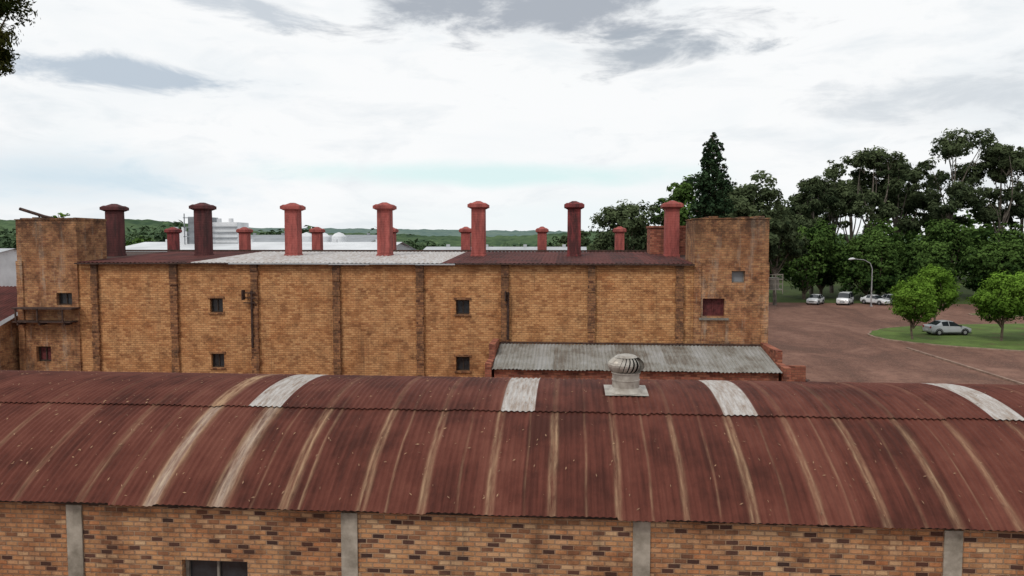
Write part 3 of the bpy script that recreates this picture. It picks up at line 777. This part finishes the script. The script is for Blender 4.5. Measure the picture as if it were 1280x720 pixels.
def car(name,x,y,head,st,pm,z=.02):
    e=empty(name,(x,y,z),head); mb=MB(); rings=[]
    for (sx,w,zb,zbelt,zt,wr,fl) in st:
        half=[(0,zb),(w*.85,zb),(w,zb+.16),(w,zbelt-.1),(w*.97,zbelt),(wr,zt-.04),(wr*.82,zt),(0,zt+.025)]
        ring=[(sx,a,b) for a,b in half]+[(sx,-a,b) for a,b in half[-2:0:-1]]
        rings.append(ring)
    n=len(rings[0]); base=len(mb.v)
    for r in rings: mb.v+=r
    for i in range(len(rings)-1):
        f0,f1=st[i][6],st[i+1][6]
        for k in range(n):
            k2=(k+1)%n; side=k in (4,9)
            tops=k in (5,6,7,8)
            gl=0
            if side and f0>=1 and f1>=1 and not (f0==2 and f1==3): gl=1
            if f0==1 and f1==2 and tops: gl=1
            if f0==1 and f1==0 and tops and st[i][4]>1.2: gl=1
            a=base+i*n+k; b=base+i*n+k2; mb.f.append((a,b,b+n,a+n)); mb.m.append(gl)
    mb.f.append(tuple(base+k for k in range(n))); mb.m.append(0)
    mb.f.append(tuple(base+(len(rings)-1)*n+k for k in range(n))[::-1]); mb.m.append(0)
    mb.obj('body',[pm,M_cglass],e,smooth=True,angle=28)
    L0,L1=st[0][0],st[-1][0]; W=st[3][1]
    mb=MB()
    for wx in (L0-.78,L1+.78):
        for s in (-1,1):
            mb.tube([(wx,s*(W-.17),.31),(wx,s*(W+.02),.31)],[.31,.31],20,0)
            mb.tube([(wx,s*(W+.0),.31),(wx,s*(W+.032),.31)],[.19,.17],12,1)
            pts=[(wx+.38*math.cos(a),s*(W+.004),.31+.38*math.sin(a)) for a in np.linspace(0,PI,11)]
            mb.tube(pts,.035,6,2)
    mb.obj('wheels',[M_tyre,M_hub,M_trim],e,smooth=True)
    mb=MB(); zl=st[1][3]
    for s in (-1,1):
        mb.box(L0-.12,L0-.0,s*.5-.16,s*.5+.16,zl-.16,zl-.02,0); mb.box(L1-.01,L1+.1,s*.58-.11,s*.58+.11,.72,.92,1)
        xm=st[3][0]-.18; mb.box(xm-.06,xm+.06,s*(W+.1)-.09,s*(W+.1)+.09,.93,1.05,2)
    mb.box(L0-.06,L0+.02,-.34,.34,.44,.58,2); mb.box(L0-.02,L0+.03,-.2,.2,.33,.42,0)
    mb.box(L1-.03,L1+.02,-.2,.2,.5,.6,0); mb.box(L1+.02,L0-.02,-W-.005,-W+.03,.2,.28,2); mb.box(L1+.02,L0-.02,W-.03,W+.005,.2,.28,2)
    mb.obj('lamps_and_trim',[M_head,M_tail,M_trim],e,bevel=.01)
car('parked_car',38.4,78.0,math.radians(8),SED,P_s,z=.105)
car('parked_car',37.6,116,math.radians(-125),HAT,P_w)
car('parked_van',42.0,116,math.radians(-120),VAN,P_w)
car('parked_car',46.6,116.3,math.radians(-60),SED,P_w)
car('parked_car',49.4,117,math.radians(-80),HAT,P_s)
car('parked_van',52.6,117.4,math.radians(-85),VAN,P_g)

e=empty('street_lamp',(44.7,113,0)); mb=MB()
pts=[(0,0,0),(0,0,3),(0,0,5.6),(-.3,0,6.4),(-1.2,0,6.9),(-2.6,0,7.05)]
mb.tube(pts,[.11,.09,.07,.06,.05,.045],10); mb.box(-.18,.18,-.18,.18,0,.12)
mb.obj('pole_and_arm',M_hub,e,smooth=True)
mb=MB(); mb.tube([(-2.5,0,7.05),(-2.8,0,7.08),(-3.2,0,7.03),(-3.45,0,6.98)],[.07,.17,.16,.05],10); mb.obj('lamp_head',M_white,e,smooth=True)

# ---------------------------------------------------------------- world
w=bpy.data.worlds.new('World'); scene.world=w; w.use_nodes=True
t=NT(w.node_tree); bg=w.node_tree.nodes['Background']; bg.inputs[1].default_value=.1
sky=t.new('ShaderNodeTexSky',sky_type='NISHITA'); sky.sun_disc=False
sky.sun_elevation=math.radians(48); sky.sun_rotation=math.radians(214)
d=t.new('ShaderNodeTexCoord').outputs['Generated']; x,y,z=t.sep(d)
n1=t.noise(t.mapv(d,(1.6,1.6,6)),1.4,5,.55,.3)
n2=t.noise(t.mapv(d,(3,3,10),(3.1,1,2)),2.2,7,.62,.35)
front=t.math('GREATER_THAN',y,0.0)
def ell(cx,cz,a,b,k=1.6,lo=.25,hi=.9):
    dx=t.math('DIVIDE',t.math('SUBTRACT',x,cx),a); dz=t.math('DIVIDE',t.math('SUBTRACT',z,cz),b)
    r=t.math('SQRT',t.math('ADD',t.math('MULTIPLY',dx,dx),t.math('MULTIPLY',dz,dz)))
    m=t.math('SUBTRACT',1.15,r); m=t.math('ADD',m,t.math('MULTIPLY_ADD',n2,k*2,-k))
    mr=t.new('ShaderNodeMapRange',interpolation_type='SMOOTHSTEP'); t.put(mr.inputs[0],m); mr.inputs[1].default_value=lo; mr.inputs[2].default_value=hi
    return t.math('MULTIPLY',mr.outputs[0],front)
cover=t.ramp(n1,[(.38,.78),(.52,1.)])
skyc=t.mix(.75,sky.outputs[0],(7.6,8.8,9.4))
col=t.mix(cover,skyc,(9.6,9.72,9.8))
tone=t.ramp(n2,[(.30,(.88,.905,.925)),(.47,(1,1,1))])
col=t.mix(1.0,col,tone,'MULTIPLY')
for (cx,cz,a,b,c,k,s,lo,hi) in [
  (-.12,.09,.38,.022,(6.8,8.9,8.9),.6,.8,.1,1.0),
  (.15,.035,.5,.03,(8.2,9.3,9.5),.5,.4,.1,1.0),
  (-.60,.075,.26,.05,(5.8,7.3,8.3),1.0,.75,.1,1.1),
  (.48,.16,.22,.06,(6.2,6.7,7.2),1.7,.8,.2,1.2),
  (.52,.07,.2,.03,(6.5,7.1,7.6),1.3,.5,.2,1.2),
  (-.52,.195,.16,.022,(4.9,5.7,6.6),1.7,.92,.2,1.0),
  (-.38,.285,.08,.022,(5.2,5.8,6.5),1.9,.8,.2,1.1),
  (-.03,.295,.22,.064,(3.9,4.3,4.9),2.0,.94,.15,1.1),
  (.07,.24,.13,.030,(4.1,4.6,5.2),2.0,.9,.15,1.1),
  (.32,.32,.42,.032,(4.2,4.6,5.2),1.8,.9,.2,1.15)]:
    col=t.mix(t.math('MULTIPLY',ell(cx,cz,a,b,k,lo,hi),s),col,c)
t.l.new(col,bg.inputs[0])

sd=bpy.data.lights.new('sun','SUN'); sd.energy=1.5; sd.angle=math.radians(12); sd.color=(1,.95,.88)
so=bpy.data.objects.new('sun',sd); scene.collection.objects.link(so)
el=math.radians(48); az=math.radians(214)
dirv=Vector((math.sin(az)*math.cos(el),math.cos(az)*math.cos(el),math.sin(el)))
so.rotation_euler=dirv.to_track_quat('Z','Y').to_euler(); so.location=(0,-20,40)

cd=bpy.data.cameras.new('camera'); cam=bpy.data.objects.new('camera',cd); scene.collection.objects.link(cam)
cd.sensor_width=36; cd.lens=25.875; cd.clip_end=8000; cd.clip_start=.1
cam.location=(0,0,9.5); cam.rotation_euler=(math.radians(90-3.55),0,math.radians(4.5))
scene.camera=cam
